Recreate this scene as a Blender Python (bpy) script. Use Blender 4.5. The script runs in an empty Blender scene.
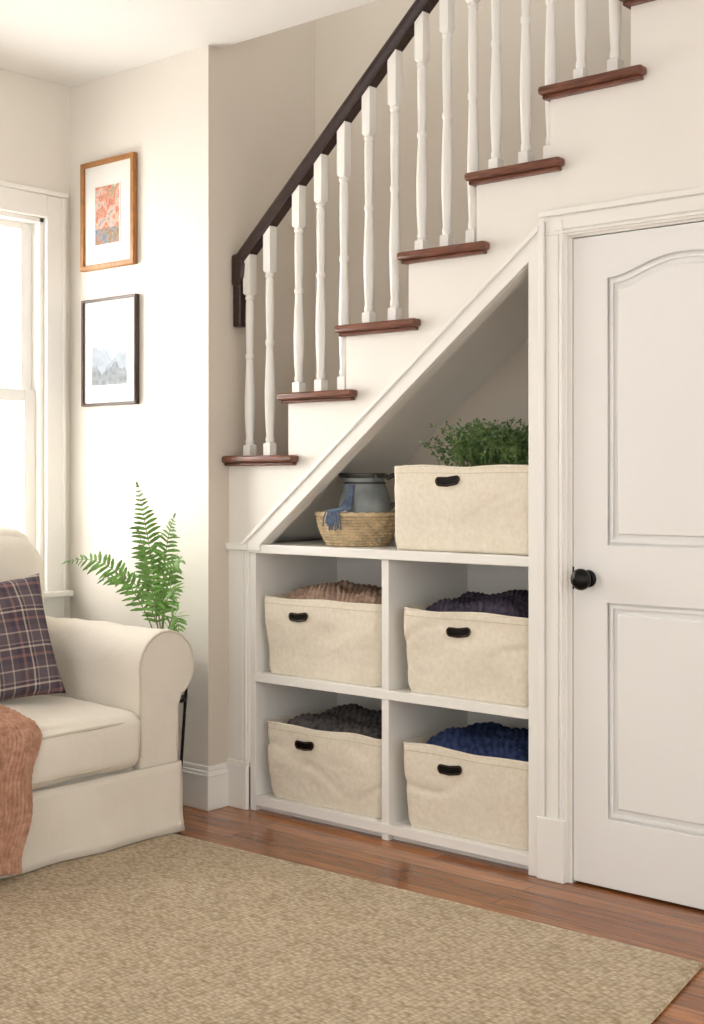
import bpy, bmesh, math, random
from mathutils import Vector, Matrix, noise
random.seed(7)
S = bpy.context.scene
COL = S.collection
try:
    S.view_settings.view_transform = 'Standard'
    S.view_settings.look = 'None'
except Exception: pass

def lin(c):
    o=[]
    for v in c:
        v/=255.0
        o.append(v/12.92 if v<=0.04045 else ((v+0.055)/1.055)**2.4)
    return (o[0],o[1],o[2],1.0)

# ---------------------------------------------------------------- materials
def newmat(name):
    m=bpy.data.materials.new(name); m.use_nodes=True
    nt=m.node_tree; b=nt.nodes['Principled BSDF']
    return m,nt,b
def N(nt,t,**k):
    n=nt.nodes.new(t)
    for a,v in k.items(): setattr(n,a,v)
    return n
def coords(nt,scale=(1,1,1),rot=(0,0,0)):
    tc=N(nt,'ShaderNodeTexCoord'); mp=N(nt,'ShaderNodeMapping')
    mp.inputs['Scale'].default_value=scale; mp.inputs['Rotation'].default_value=rot
    nt.links.new(tc.outputs['Object'],mp.inputs['Vector'])
    return mp.outputs['Vector']
def mat(name,col,rough=0.5,nscale=8.0,amt=0.04,bump=0.0,bscale=40.0,bdist=0.002,metal=0.0,stretch=(1,1,1),sheen=0.0,spec=None,fold=0.0):
    m,nt,b=newmat(name)
    v=coords(nt,stretch)
    nz=N(nt,'ShaderNodeTexNoise'); nz.inputs['Scale'].default_value=nscale; nz.inputs['Detail'].default_value=4
    nt.links.new(v,nz.inputs['Vector'])
    cr=N(nt,'ShaderNodeValToRGB')
    c=lin(col)
    cr.color_ramp.elements[0].position=0.3; cr.color_ramp.elements[1].position=0.7
    cr.color_ramp.elements[0].color=tuple(max(0,x*(1-amt)) for x in c[:3])+(1,)
    cr.color_ramp.elements[1].color=tuple(min(1,x*(1+amt)) for x in c[:3])+(1,)
    nt.links.new(nz.outputs['Fac'],cr.inputs['Fac'])
    nt.links.new(cr.outputs['Color'],b.inputs['Base Color'])
    b.inputs['Roughness'].default_value=rough; b.inputs['Metallic'].default_value=metal
    if sheen: b.inputs['Sheen Weight'].default_value=sheen
    if spec is not None: b.inputs['Specular IOR Level'].default_value=spec
    if bump>0:
        n2=N(nt,'ShaderNodeTexNoise'); n2.inputs['Scale'].default_value=bscale; n2.inputs['Detail'].default_value=3
        nt.links.new(v,n2.inputs['Vector'])
        bp=N(nt,'ShaderNodeBump'); bp.inputs['Strength'].default_value=bump; bp.inputs['Distance'].default_value=bdist
        nt.links.new(n2.outputs['Fac'],bp.inputs['Height']); nt.links.new(bp.outputs['Normal'],b.inputs['Normal'])
        if fold:
            n4=N(nt,'ShaderNodeTexNoise'); n4.inputs['Scale'].default_value=7; n4.inputs['Detail'].default_value=3; n4.inputs['Distortion'].default_value=1.6
            nt.links.new(v,n4.inputs['Vector'])
            b4=N(nt,'ShaderNodeBump'); b4.inputs['Strength'].default_value=fold; b4.inputs['Distance'].default_value=.02
            nt.links.new(n4.outputs['Fac'],b4.inputs['Height']); nt.links.new(b4.outputs['Normal'],bp.inputs['Normal'])
    return m

M_wall=mat('wall_paint_cream',(231,226,216),0.7,2,0.015,0.08,120,0.001)
M_wall_shade=mat('wall_paint_stairwell_shade',(212,203,189),0.75,2,0.02,0.08,120,0.001)  # wall cream darkened so the stairwell's shade is carried in its colour
M_ceil=mat('ceiling_paint',(241,239,235),0.8,2,0.01)
M_trim=mat('trim_white_gloss',(238,236,230),0.35,3,0.012,0.03,60,0.0005)
M_side=mat('stair_side_paint',(235,231,223),0.55,3,0.015,0.04,90,0.001)
M_door=mat('door_paint',(235,234,231),0.38,3,0.012,0.03,60,0.0005)
M_tread=mat('tread_wood',(108,64,46),0.32,14,0.45,0.15,60,0.001,stretch=(1,9,9))
M_rail=mat('rail_dark_wood',(50,32,27),0.28,12,0.35,0.08,60,0.001,stretch=(1,9,9))
M_black=mat('black_metal',(22,21,22),0.3,20,0.2,metal=0.6)
M_bronze=mat('dark_bronze',(62,50,42),0.3,30,0.3,metal=0.8)
M_oak=mat('oak_frame',(163,112,62),0.45,14,0.3,0.15,70,0.001,stretch=(9,9,2))
M_walnut=mat('dark_frame_wood',(66,48,38),0.4,14,0.3,0.1,70,0.001)
M_mat=mat('mat_board',(228,226,220),0.9,6,0.01)
M_sofa=mat('slipcover_linen',(226,219,206),0.95,5,0.035,0.45,240,0.002,sheen=0.2,spec=0.15,fold=.22)
M_pipe=mat('slipcover_piping',(208,199,183),0.95,9,0.04,spec=0.15)
M_green=mat('fern_green',(104,150,68),0.5,22,0.4)
M_green2=mat('fern_stem_green',(112,132,66),0.55,22,0.2)
M_herb=mat('herb_green',(88,118,68),0.55,40,0.5)
M_pot=mat('terracotta_grey_pot',(140,134,126),0.7,12,0.1,0.2,60)
M_soil=mat('potting_soil',(52,40,32),0.95,60,0.4,0.5,80)
M_jug=mat('jug_smoky_glass',(158,166,168),0.12,12,0.28,0.1,25,0.002)
_b=M_jug.node_tree.nodes['Principled BSDF']; _b.inputs['Transmission Weight'].default_value=.35; _b.inputs['IOR'].default_value=1.45
M_jugrim=mat('jug_dark_rim',(78,76,72),0.25,14,0.3,metal=0.4)
M_cloth=mat('denim_cloth',(92,106,128),0.95,60,0.35,0.4,200)
M_stitch=mat('stitching_thread',(196,182,156),0.9,60,0.1)

def canvas_mat():
    m,nt,b=newmat('canvas_natural')
    v=coords(nt)
    nz=N(nt,'ShaderNodeTexNoise'); nz.inputs['Scale'].default_value=60; nz.inputs['Detail'].default_value=8; nz.inputs['Roughness'].default_value=.7
    nt.links.new(v,nz.inputs['Vector'])
    cr=N(nt,'ShaderNodeValToRGB'); cr.color_ramp.elements[0].position=.3; cr.color_ramp.elements[1].position=.72
    cr.color_ramp.elements[0].color=lin((220,210,190)); cr.color_ramp.elements[1].color=lin((236,228,212))
    nt.links.new(nz.outputs['Fac'],cr.inputs['Fac']); nt.links.new(cr.outputs['Color'],b.inputs['Base Color'])
    b.inputs['Roughness'].default_value=.95; b.inputs['Specular IOR Level'].default_value=.12
    n2=N(nt,'ShaderNodeTexNoise'); n2.inputs['Scale'].default_value=7; n2.inputs['Detail'].default_value=2; n2.inputs['Distortion'].default_value=1.0
    nt.links.new(v,n2.inputs['Vector'])
    n3=N(nt,'ShaderNodeTexNoise'); n3.inputs['Scale'].default_value=330
    nt.links.new(v,n3.inputs['Vector'])
    b1=N(nt,'ShaderNodeBump'); b1.inputs['Strength'].default_value=.4; b1.inputs['Distance'].default_value=.02
    b2=N(nt,'ShaderNodeBump'); b2.inputs['Strength'].default_value=.4; b2.inputs['Distance'].default_value=.0014
    nt.links.new(n2.outputs['Fac'],b1.inputs['Height']); nt.links.new(n3.outputs['Fac'],b2.inputs['Height'])
    nt.links.new(b1.outputs['Normal'],b2.inputs['Normal']); nt.links.new(b2.outputs['Normal'],b.inputs['Normal'])
    return m
M_canvas=canvas_mat()

def yarn_mat(name,c1,c2):
    m,nt,b=newmat(name)
    v=coords(nt)
    nz=N(nt,'ShaderNodeTexNoise'); nz.inputs['Scale'].default_value=45; nz.inputs['Detail'].default_value=6
    nt.links.new(v,nz.inputs['Vector'])
    cr=N(nt,'ShaderNodeValToRGB'); cr.color_ramp.elements[0].position=.3; cr.color_ramp.elements[1].position=.7
    cr.color_ramp.elements[0].color=lin(c1); cr.color_ramp.elements[1].color=lin(c2)
    nt.links.new(nz.outputs['Fac'],cr.inputs['Fac']); nt.links.new(cr.outputs['Color'],b.inputs['Base Color'])
    b.inputs['Roughness'].default_value=.97; b.inputs['Specular IOR Level'].default_value=.1
    n3=N(nt,'ShaderNodeTexNoise'); n3.inputs['Scale'].default_value=260
    nt.links.new(v,n3.inputs['Vector'])
    b2=N(nt,'ShaderNodeBump'); b2.inputs['Strength'].default_value=.6; b2.inputs['Distance'].default_value=.003
    nt.links.new(n3.outputs['Fac'],b2.inputs['Height']); nt.links.new(b2.outputs['Normal'],b.inputs['Normal'])
    return m
Y_brown=yarn_mat('yarn_brown',(126,102,86),(172,148,130))
Y_char=yarn_mat('yarn_charcoal_plum',(50,46,56),(82,76,90))
Y_grey=yarn_mat('yarn_grey',(66,64,66),(104,100,98))
Y_navy=yarn_mat('yarn_navy',(36,46,76),(62,76,112))
Y_peach=yarn_mat('yarn_dusty_rust',(164,120,98),(200,158,134))
M_wicker=mat('wicker',(200,178,142),0.7,30,0.3,0.4,120)

def floor_mat():
    m,nt,b=newmat('floor_oak_planks')
    v=coords(nt)
    br=N(nt,'ShaderNodeTexBrick'); br.offset=.37
    br.inputs['Scale'].default_value=1; br.inputs['Brick Width'].default_value=1.15; br.inputs['Row Height'].default_value=.085
    br.inputs['Mortar Size'].default_value=.0016; br.inputs['Mortar Smooth'].default_value=.1; br.inputs['Bias'].default_value=0
    br.inputs['Color1'].default_value=lin((176,118,72)); br.inputs['Color2'].default_value=lin((138,86,50)); br.inputs['Mortar'].default_value=lin((64,38,24))
    nt.links.new(v,br.inputs['Vector'])
    v2=coords(nt,(2.2,42,1))
    nz=N(nt,'ShaderNodeTexNoise'); nz.inputs['Scale'].default_value=1.6; nz.inputs['Detail'].default_value=8; nz.inputs['Distortion'].default_value=.9
    nt.links.new(v2,nz.inputs['Vector'])
    cr=N(nt,'ShaderNodeValToRGB'); cr.color_ramp.elements[0].position=.32; cr.color_ramp.elements[1].position=.68
    cr.color_ramp.elements[0].color=(.58,.54,.50,1); cr.color_ramp.elements[1].color=(1.2,1.17,1.12,1)
    nt.links.new(nz.outputs['Fac'],cr.inputs['Fac'])
    mx=N(nt,'ShaderNodeMix',data_type='RGBA',blend_type='MULTIPLY'); mx.inputs[0].default_value=1
    nt.links.new(br.outputs['Color'],mx.inputs[6]); nt.links.new(cr.outputs['Color'],mx.inputs[7])
    nt.links.new(mx.outputs[2],b.inputs['Base Color'])
    b.inputs['Roughness'].default_value=.17
    bp=N(nt,'ShaderNodeBump'); bp.inputs['Strength'].default_value=.3; bp.inputs['Distance'].default_value=.001; bp.invert=True
    nt.links.new(br.outputs['Fac'],bp.inputs['Height'])
    b2=N(nt,'ShaderNodeBump'); b2.inputs['Strength'].default_value=.12; b2.inputs['Distance'].default_value=.001
    nt.links.new(nz.outputs['Fac'],b2.inputs['Height']); nt.links.new(bp.outputs['Normal'],b2.inputs['Normal'])
    nt.links.new(b2.outputs['Normal'],b.inputs['Normal'])
    return m
M_floor=floor_mat()

def rug_mat():
    m,nt,b=newmat('jute_weave')
    v=coords(nt,(52,100,60),(0,0,.02))
    vo=N(nt,'ShaderNodeTexVoronoi'); vo.inputs['Scale'].default_value=1; vo.inputs['Randomness'].default_value=.5
    nt.links.new(v,vo.inputs['Vector'])
    nz=N(nt,'ShaderNodeTexNoise'); nz.inputs['Scale'].default_value=5; nz.inputs['Detail'].default_value=9
    nt.links.new(coords(nt),nz.inputs['Vector'])
    cr=N(nt,'ShaderNodeValToRGB')
    e=cr.color_ramp.elements; e[0].position=.05; e[0].color=lin((228,214,190)); e[1].position=.85; e[1].color=lin((158,139,112))
    nt.links.new(vo.outputs['Distance'],cr.inputs['Fac'])
    hs=N(nt,'ShaderNodeMapRange'); sp=N(nt,'ShaderNodeSeparateColor'); nt.links.new(vo.outputs['Color'],sp.inputs[0])
    hs.inputs['To Min'].default_value=.90; hs.inputs['To Max'].default_value=1.06; nt.links.new(sp.outputs[0],hs.inputs['Value'])
    cr2=N(nt,'ShaderNodeValToRGB'); cr2.color_ramp.elements[0].position=.35; cr2.color_ramp.elements[1].position=.65
    cr2.color_ramp.elements[0].color=(.92,.915,.91,1); cr2.color_ramp.elements[1].color=(1,1,1,1)
    nt.links.new(nz.outputs['Fac'],cr2.inputs['Fac'])
    mx=N(nt,'ShaderNodeMix',data_type='RGBA',blend_type='MULTIPLY'); mx.inputs[0].default_value=1
    nt.links.new(cr.outputs['Color'],mx.inputs[6]); nt.links.new(cr2.outputs['Color'],mx.inputs[7])
    vm=N(nt,'ShaderNodeVectorMath',operation='SCALE'); nt.links.new(mx.outputs[2],vm.inputs[0]); nt.links.new(hs.outputs[0],vm.inputs['Scale'])
    nt.links.new(vm.outputs[0],b.inputs['Base Color'])
    b.inputs['Roughness'].default_value=.97; b.inputs['Specular IOR Level'].default_value=.1
    bp=N(nt,'ShaderNodeBump'); bp.inputs['Strength'].default_value=.75; bp.inputs['Distance'].default_value=.006; bp.invert=True
    nt.links.new(vo.outputs['Distance'],bp.inputs['Height']); nt.links.new(bp.outputs['Normal'],b.inputs['Normal'])
    return m
M_rug=rug_mat()

def plaid_mat():
    m,nt,b=newmat('plaid_weave')
    tc=N(nt,'ShaderNodeTexCoord'); sp=N(nt,'ShaderNodeSeparateXYZ')
    nt.links.new(tc.outputs['Object'],sp.inputs[0])
    outs=[]
    for ax in ('Y','Z'):
        mu=N(nt,'ShaderNodeMath',operation='MULTIPLY_ADD'); mu.inputs[1].default_value=7.6; mu.inputs[2].default_value=20.13
        nt.links.new(sp.outputs[ax],mu.inputs[0])
        fr=N(nt,'ShaderNodeMath',operation='FRACT'); nt.links.new(mu.outputs[0],fr.inputs[0])
        cr=N(nt,'ShaderNodeValToRGB'); cr.color_ramp.interpolation='CONSTANT'
        stops=[(0,(96,86,92)),(.16,(188,170,158)),(.20,(92,80,88)),(.36,(70,62,74)),(.50,(140,104,100)),(.58,(74,64,76)),(.74,(204,190,176)),(.79,(70,60,70)),(.86,(160,142,136)),(.90,(96,86,92))]
        e=cr.color_ramp.elements
        e[0].position=0; e[0].color=lin(stops[0][1]); e[1].position=stops[-1][0]; e[1].color=lin(stops[-1][1])
        for p,c in stops[1:-1]:
            q=e.new(p); q.color=lin(c)
        nt.links.new(fr.outputs[0],cr.inputs['Fac']); outs.append(cr.outputs['Color'])
    mx=N(nt,'ShaderNodeMix',data_type='RGBA',blend_type='MIX'); mx.inputs[0].default_value=.5
    nt.links.new(outs[0],mx.inputs[6]); nt.links.new(outs[1],mx.inputs[7])
    nt.links.new(mx.outputs[2],b.inputs['Base Color']); b.inputs['Roughness'].default_value=.95
    n3=N(nt,'ShaderNodeTexNoise'); n3.inputs['Scale'].default_value=300; nt.links.new(tc.outputs['Object'],n3.inputs['Vector'])
    b2=N(nt,'ShaderNodeBump'); b2.inputs['Strength'].default_value=.5; b2.inputs['Distance'].default_value=.0015
    nt.links.new(n3.outputs['Fac'],b2.inputs['Height']); nt.links.new(b2.outputs['Normal'],b.inputs['Normal'])
    return m
M_plaid=plaid_mat()

def art_mat(name,stops,scale,st=(1,1,1)):
    m,nt,b=newmat(name)
    v=coords(nt,st)
    nz=N(nt,'ShaderNodeTexNoise'); nz.inputs['Scale'].default_value=scale; nz.inputs['Detail'].default_value=6; nz.inputs['Distortion'].default_value=.7
    nt.links.new(v,nz.inputs['Vector'])
    cr=N(nt,'ShaderNodeValToRGB'); e=cr.color_ramp.elements
    e[0].position=stops[0][0]; e[0].color=lin(stops[0][1]); e[1].position=stops[-1][0]; e[1].color=lin(stops[-1][1])
    for p,c in stops[1:-1]:
        q=e.new(p); q.color=lin(c)
    nt.links.new(nz.outputs['Fac'],cr.inputs['Fac']); nt.links.new(cr.outputs['Color'],b.inputs['Base Color'])
    b.inputs['Roughness'].default_value=.8
    return m
M_art1=art_mat('floral_print',[(.3,(150,140,140)),(.40,(206,184,168)),(.47,(206,146,124)),(.53,(182,108,88)),(.58,(206,160,136)),(.64,(150,142,110)),(.72,(216,200,184))],24)
M_art1b=art_mat('floral_print_lower',[(.3,(92,108,126)),(.45,(140,146,150)),(.52,(170,120,100)),(.6,(112,122,92)),(.72,(180,172,162))],30)
M_art2=art_mat('landscape_sky',[(.3,(184,190,196)),(.5,(204,206,208)),(.72,(194,198,202))],8,(1,1,2.5))
M_hill=mat('sketch_far_hills',(152,160,170),.8,30,.12)
M_hill2=mat('sketch_near_hills',(128,134,138),.8,40,.3)
mg,ntg,bg=newmat('window_glass')
bg.inputs['Base Color'].default_value=(1,1,1,1); bg.inputs['Roughness'].default_value=0.0
bg.inputs['Transmission Weight'].default_value=1; bg.inputs['IOR'].default_value=1.02
M_glass=mg

# ---------------------------------------------------------------- mesh helpers
def empty(name,loc=(0,0,0)):
    e=bpy.data.objects.new(name,None); e.location=loc; e.empty_display_size=.1
    COL.objects.link(e); return e
def link(ob,parent=None):
    COL.objects.link(ob)
    if parent:
        ob.parent=parent
        ob.matrix_parent_inverse=Matrix.Translation(-Vector(parent.location))
    return ob
def fixn(me):
    bm=bmesh.new(); bm.from_mesh(me); bmesh.ops.recalc_face_normals(bm,faces=bm.faces); bm.to_mesh(me); bm.free()
def smooth(me,ang=None):
    for p in me.polygons: p.use_smooth=True
    if ang is not None:
        try: me.set_sharp_from_angle(angle=math.radians(ang))
        except Exception: pass
def mobj(name,verts,faces,m,parent=None,sm=False,ang=None,bevel=0,seg=2,fix=True,sub=0):
    me=bpy.data.meshes.new(name); me.from_pydata([tuple(v) for v in verts],[],faces); me.update()
    if fix: fixn(me)
    if m: me.materials.append(m)
    if sm: smooth(me,ang)
    ob=bpy.data.objects.new(name,me); link(ob,parent)
    if bevel>0:
        b=ob.modifiers.new('bev','BEVEL'); b.width=bevel; b.segments=seg; b.limit_method='ANGLE'; b.angle_limit=math.radians(35)
    if sub:
        s=ob.modifiers.new('sub','SUBSURF'); s.levels=sub; s.render_levels=sub
    return ob
BF=[(0,1,3,2),(4,6,7,5),(0,4,5,1),(2,3,7,6),(0,2,6,4),(1,5,7,3)]
def boxvf(x0,x1,y0,y1,z0,z1):
    return [(x,y,z) for x in (x0,x1) for y in (y0,y1) for z in (z0,z1)]
def box(name,x0,x1,y0,y1,z0,z1,m,parent=None,bevel=0,seg=2):
    return mobj(name,boxvf(x0,x1,y0,y1,z0,z1),BF,m,parent,bevel=bevel,seg=seg)
def boxes(name,lst,m,parent=None,bevel=0,seg=2):
    V=[];F=[]
    for b in lst:
        o=len(V); V+=boxvf(*b); F+=[tuple(i+o for i in f) for f in BF]
    return mobj(name,V,F,m,parent,bevel=bevel,seg=seg)
def prism(name,pts,a0,a1,m,parent=None,axis='Y',bevel=0,seg=2,sm=False,ang=None):
    n=len(pts)
    if axis=='Y': V=[(p[0],a0,p[1]) for p in pts]+[(p[0],a1,p[1]) for p in pts]
    else: V=[(a0,p[0],p[1]) for p in pts]+[(a1,p[0],p[1]) for p in pts]
    F=[tuple(range(n)),tuple(range(2*n-1,n-1,-1))]+[(i,(i+1)%n,n+(i+1)%n,n+i) for i in range(n)]
    return mobj(name,V,F,m,parent,bevel=bevel,seg=seg,sm=sm,ang=ang)
def plate(name,loops,y0,y1,m,parent=None,bev=0.0):
    cu=bpy.data.curves.new(name,'CURVE'); cu.dimensions='2D'; cu.fill_mode='BOTH'
    for lp in loops:
        s=cu.splines.new('POLY'); s.points.add(len(lp)-1)
        for i,p in enumerate(lp): s.points[i].co=(p[0],p[1],0,1)
        s.use_cyclic_u=True
    t=(y1-y0)/2
    cu.extrude=max(t-bev,1e-5); cu.bevel_depth=bev; cu.offset=-bev; cu.bevel_resolution=2
    tmp=bpy.data.objects.new('tmp',cu); COL.objects.link(tmp)
    dg=bpy.context.evaluated_depsgraph_get(); dg.update()
    me=bpy.data.meshes.new_from_object(tmp.evaluated_get(dg))
    bpy.data.objects.remove(tmp)
    yc=(y0+y1)/2
    for v in me.vertices:
        x,y,z=v.co; v.co=(x,yc-z,y)
    me.name=name; me.materials.clear(); me.materials.append(m)
    ob=bpy.data.objects.new(name,me); return link(ob,parent)
def lathe(name,prof,c,m,parent=None,n=40,sm=True,ang=50,fn=None):
    V=[];F=[]
    for (r,z) in prof:
        for i in range(n):
            a=2*math.pi*i/n
            rr=r if fn is None else fn(r,z,a)
            V.append((c[0]+rr*math.cos(a),c[1]+rr*math.sin(a),c[2]+z))
    for j in range(len(prof)-1):
        for i in range(n):
            F.append((j*n+i,j*n+(i+1)%n,(j+1)*n+(i+1)%n,(j+1)*n+i))
    F.append(tuple(range(n-1,-1,-1))); F.append(tuple((len(prof)-1)*n+i for i in range(n)))
    return mobj(name,V,F,m,parent,sm=sm,ang=ang)
def tubevf(pts,rad,n=8,closed=False):
    P=[Vector(p) for p in pts]; V=[];F=[]
    k=len(P); up=Vector((0.13,0.21,1)).normalized(); prev=None
    for i,p in enumerate(P):
        if closed: t=(P[(i+1)%k]-P[i-1]).normalized()
        else: t=(P[min(i+1,k-1)]-P[max(i-1,0)]).normalized()
        a=prev if prev is not None else (up if abs(t.dot(up))<.95 else Vector((1,0,0)))
        s=(a-t*a.dot(t)).normalized(); prev=s; u=t.cross(s)
        r=rad(i/(k-1)) if callable(rad) else rad
        for j in range(n):
            g=2*math.pi*j/n; V.append(p+s*(r*math.cos(g))+u*(r*math.sin(g)))
    R=k if closed else k-1
    for i in range(R):
        for j in range(n):
            a=i*n+j;b=i*n+(j+1)%n;i2=((i+1)%k)*n
            F.append((a,b,i2+(j+1)%n,i2+j))
    if not closed:
        F.append(tuple(range(n-1,-1,-1))); F.append(tuple((k-1)*n+j for j in range(n)))
    return V,F
def tube(name,pts,rad,m,parent=None,n=8,closed=False):
    V,F=tubevf(pts,rad,n,closed); return mobj(name,V,F,m,parent,sm=True,ang=60)
def tubes(name,lst,m,parent=None,n=6):
    V=[];F=[]
    for pts,rad in lst:
        v,f=tubevf(pts,rad,n); o=len(V); V+=v; F+=[tuple(i+o for i in q) for q in f]
    return mobj(name,V,F,m,parent,sm=True,ang=60,fix=False)
def softbox(name,c,h,r,m,parent=None,puff=(0,0,0),nz=0.0,n=16,fn=None,seed=0):
    bm=bmesh.new(); bmesh.ops.create_cube(bm,size=2)
    bmesh.ops.subdivide_edges(bm,edges=bm.edges[:],cuts=n,use_grid_fill=True)
    c=Vector(c)
    for v in bm.verts:
        u=v.co.copy()
        u=Vector([math.sin(x*math.pi/2) for x in u])
        p=Vector((u.x*h[0],u.y*h[1],u.z*h[2]))
        q=Vector([max(-(h[i]-r),min(h[i]-r,p[i])) for i in range(3)])
        d=p-q
        if d.length>1e-6: p=q+d.normalized()*r
        w=[1-u[i]**2 for i in range(3)]
        p.x+=math.copysign(puff[0]*w[1]*w[2],u.x) if abs(u.x)>.6 else 0
        p.y+=math.copysign(puff[1]*w[0]*w[2],u.y) if abs(u.y)>.6 else 0
        p.z+=math.copysign(puff[2]*w[0]*w[1],u.z) if abs(u.z)>.6 else 0
        if fn: p=fn(p,u)
        p=p+c
        if nz:
            k=noise.noise_vector(p*5+Vector((seed,seed,0))); p+=k*nz
            k=noise.noise_vector(p*13+Vector((seed,seed,7))); p+=k*nz*.35
        v.co=p
    me=bpy.data.meshes.new(name); bmesh.ops.recalc_face_normals(bm,faces=bm.faces); bm.to_mesh(me); bm.free()
    me.materials.append(m); smooth(me)
    return link(bpy.data.objects.new(name,me),parent)

# ---------------------------------------------------------------- dimensions
YS=3.65      # stair side wall plane
YP=3.54      # picture wall plane
YB=4.15      # stairwell back wall
XL=-4.635    # window wall
XR=-3.775    # end of picture wall
ZC=2.95
XE=1.6; YN=-1.6

# ---------------------------------------------------------------- room shell
box('floor',XL-.1,XE,YN,YB+.1,-.1,0,M_floor)
box('ceiling',XL-.1,XE,YN,3.6,ZC,ZC+.28,M_ceil)
wb=box('wall_back',XL-.1,XR,YP,YB+.1,0,4.8,M_wall)
wb.data.materials.append(M_wall_shade)
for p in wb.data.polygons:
    if p.normal.x>.9: p.material_index=1  # return face facing the stairs gets the colour with shade painted in
box('wall_stairwell',XR,XE,YB,YB+.1,0,4.8,M_wall_shade)
WY0,WY1,WZ0,WZ1=2.32,3.405,.82,2.37
boxes('wall_left',[(XL-.1,XL,YN,WY0,0,ZC),(XL-.1,XL,WY1,YP,0,ZC),(XL-.1,XL,WY0,WY1,0,WZ0),(XL-.1,XL,WY0,WY1,WZ1,ZC)],M_wall)

# window
win=empty('window_1',(XL,2.86,1.6))
boxes('casing',[(XL,XL+.022,WY1,WY1+.092,WZ0-.02,WZ1+.095),(XL,XL+.022,WY0-.092,WY0,WZ0-.02,WZ1+.095),
      (XL,XL+.024,WY0,WY1,WZ1,WZ1+.095),(XL,XL+.018,WY0-.092,WY1+.092,WZ0-.13,WZ0-.04)],M_trim,win,bevel=.004)
boxes('casing_cap',[(XL,XL+.035,WY0-.1,WY1+.1,WZ1+.095,WZ1+.115),(XL,XL+.028,WY1+.08,WY1+.095,WZ0-.02,WZ1+.095)],M_trim,win,bevel=.003)
box('sill',XL-.09,XL+.06,WY0-.11,WY1+.11,WZ0-.04,WZ0-.015,M_trim,win,bevel=.005)
sash=[]
zm=1.62
for (za,zb,xa) in ((WZ0,zm+.03,XL-.06),(zm-.02,WZ1,XL-.085)):
    xb=xa+.03
    sash+=[(xa,xb,WY1-.075,WY1-.02,za,zb),(xa,xb,WY0+.02,WY0+.075,za,zb),(xa,xb,WY0+.075,WY1-.075,za,za+.05),(xa,xb,WY0+.075,WY1-.075,zb-.05,zb)]
boxes('sash_frames',sash,M_trim,win,bevel=.003)
boxes('jamb_stops',[(XL-.1,XL-.0,WY1-.02,WY1+.0,WZ0,WZ1),(XL-.1,XL,WY0,WY0+.02,WZ0,WZ1),(XL-.1,XL,WY0,WY1,WZ1-.02,WZ1)],M_trim,win,bevel=.002)
box('glass_lower',XL-.047,XL-.044,WY0+.075,WY1-.075,WZ0+.05,zm-.02,M_glass,win)
box('glass_upper',XL-.072,XL-.069,WY0+.075,WY1-.075,zm+.03,WZ1-.05,M_glass,win)

# ---------------------------------------------------------------- stairs
RUN=.288; RISE=.232
def riser(k): return -3.455+RUN*(k-2)
def tz(k): return 1.366+RISE*(k-1)
NT=16
TT=.027
def diag(x): return 1.0235+(x+3.594)*.784
top=[(XR,tz(1)-TT)]
for k in range(2,NT+1):
    x=riser(k); top.append((x,tz(k-1)-TT)); top.append((x,tz(k)-TT))
xend=riser(NT+1); 
DL,DR,DH=-2.228,-1.452,2.042
wall=top+[(xend,tz(NT)-TT),(xend,0),(DR,0),(DR,DH),(DL,DH),(DL,0),(-2.376,0),(-2.376,diag(-2.376)),(-3.594,1.0235),(XR,1.0235)]
prism('wall_stair_side',wall,YS,YS+.05,M_side)
st=empty('staircase',(-2.6,3.9,1.8))
RS=.075   # soffit sits a little above the lip of the side wall
core=top+[(xend,tz(NT)-TT),(xend,diag(xend)+RS),(-3.594-RS/.784,1.0275),(XR,1.0275)]
prism('stair_carriage_soffit',core,YS+.05,YB,M_side,st)
cv=[]
for k in range(1,NT+1):
    l=riser(k)-.022 if k>1 else XR+.001
    r=riser(k+1); z=tz(k); r2=r+.058
    cv.append((l+.008 if k>1 else l,r+.045,YS-.028,YS-.0005,z-TT-.012,z-TT))
    cv.append((l+.008 if k>1 else l,l+.022,YS-.028,YB-.001,z-TT-.012,z-TT))
    V=[(l,YS-.045),(r2,YS-.045),(r2,YS-.0005),(r,YS-.0005),(r,YB-.001),(l,YB-.001)]
    VV=[(x,y,z-TT) for x,y in V]+[(x,y,z) for x,y in V]; n=6
    FF=[tuple(range(n-1,-1,-1)),tuple(range(n,2*n))]+[(j,(j+1)%n,n+(j+1)%n,n+j) for j in range(n)]
    mobj('tread_%d'%k,VV,FF,M_tread,st,bevel=.009,seg=3,sm=True,ang=40)
boxes('cove_moulding',cv,M_tread,st,bevel=.004)
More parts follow.
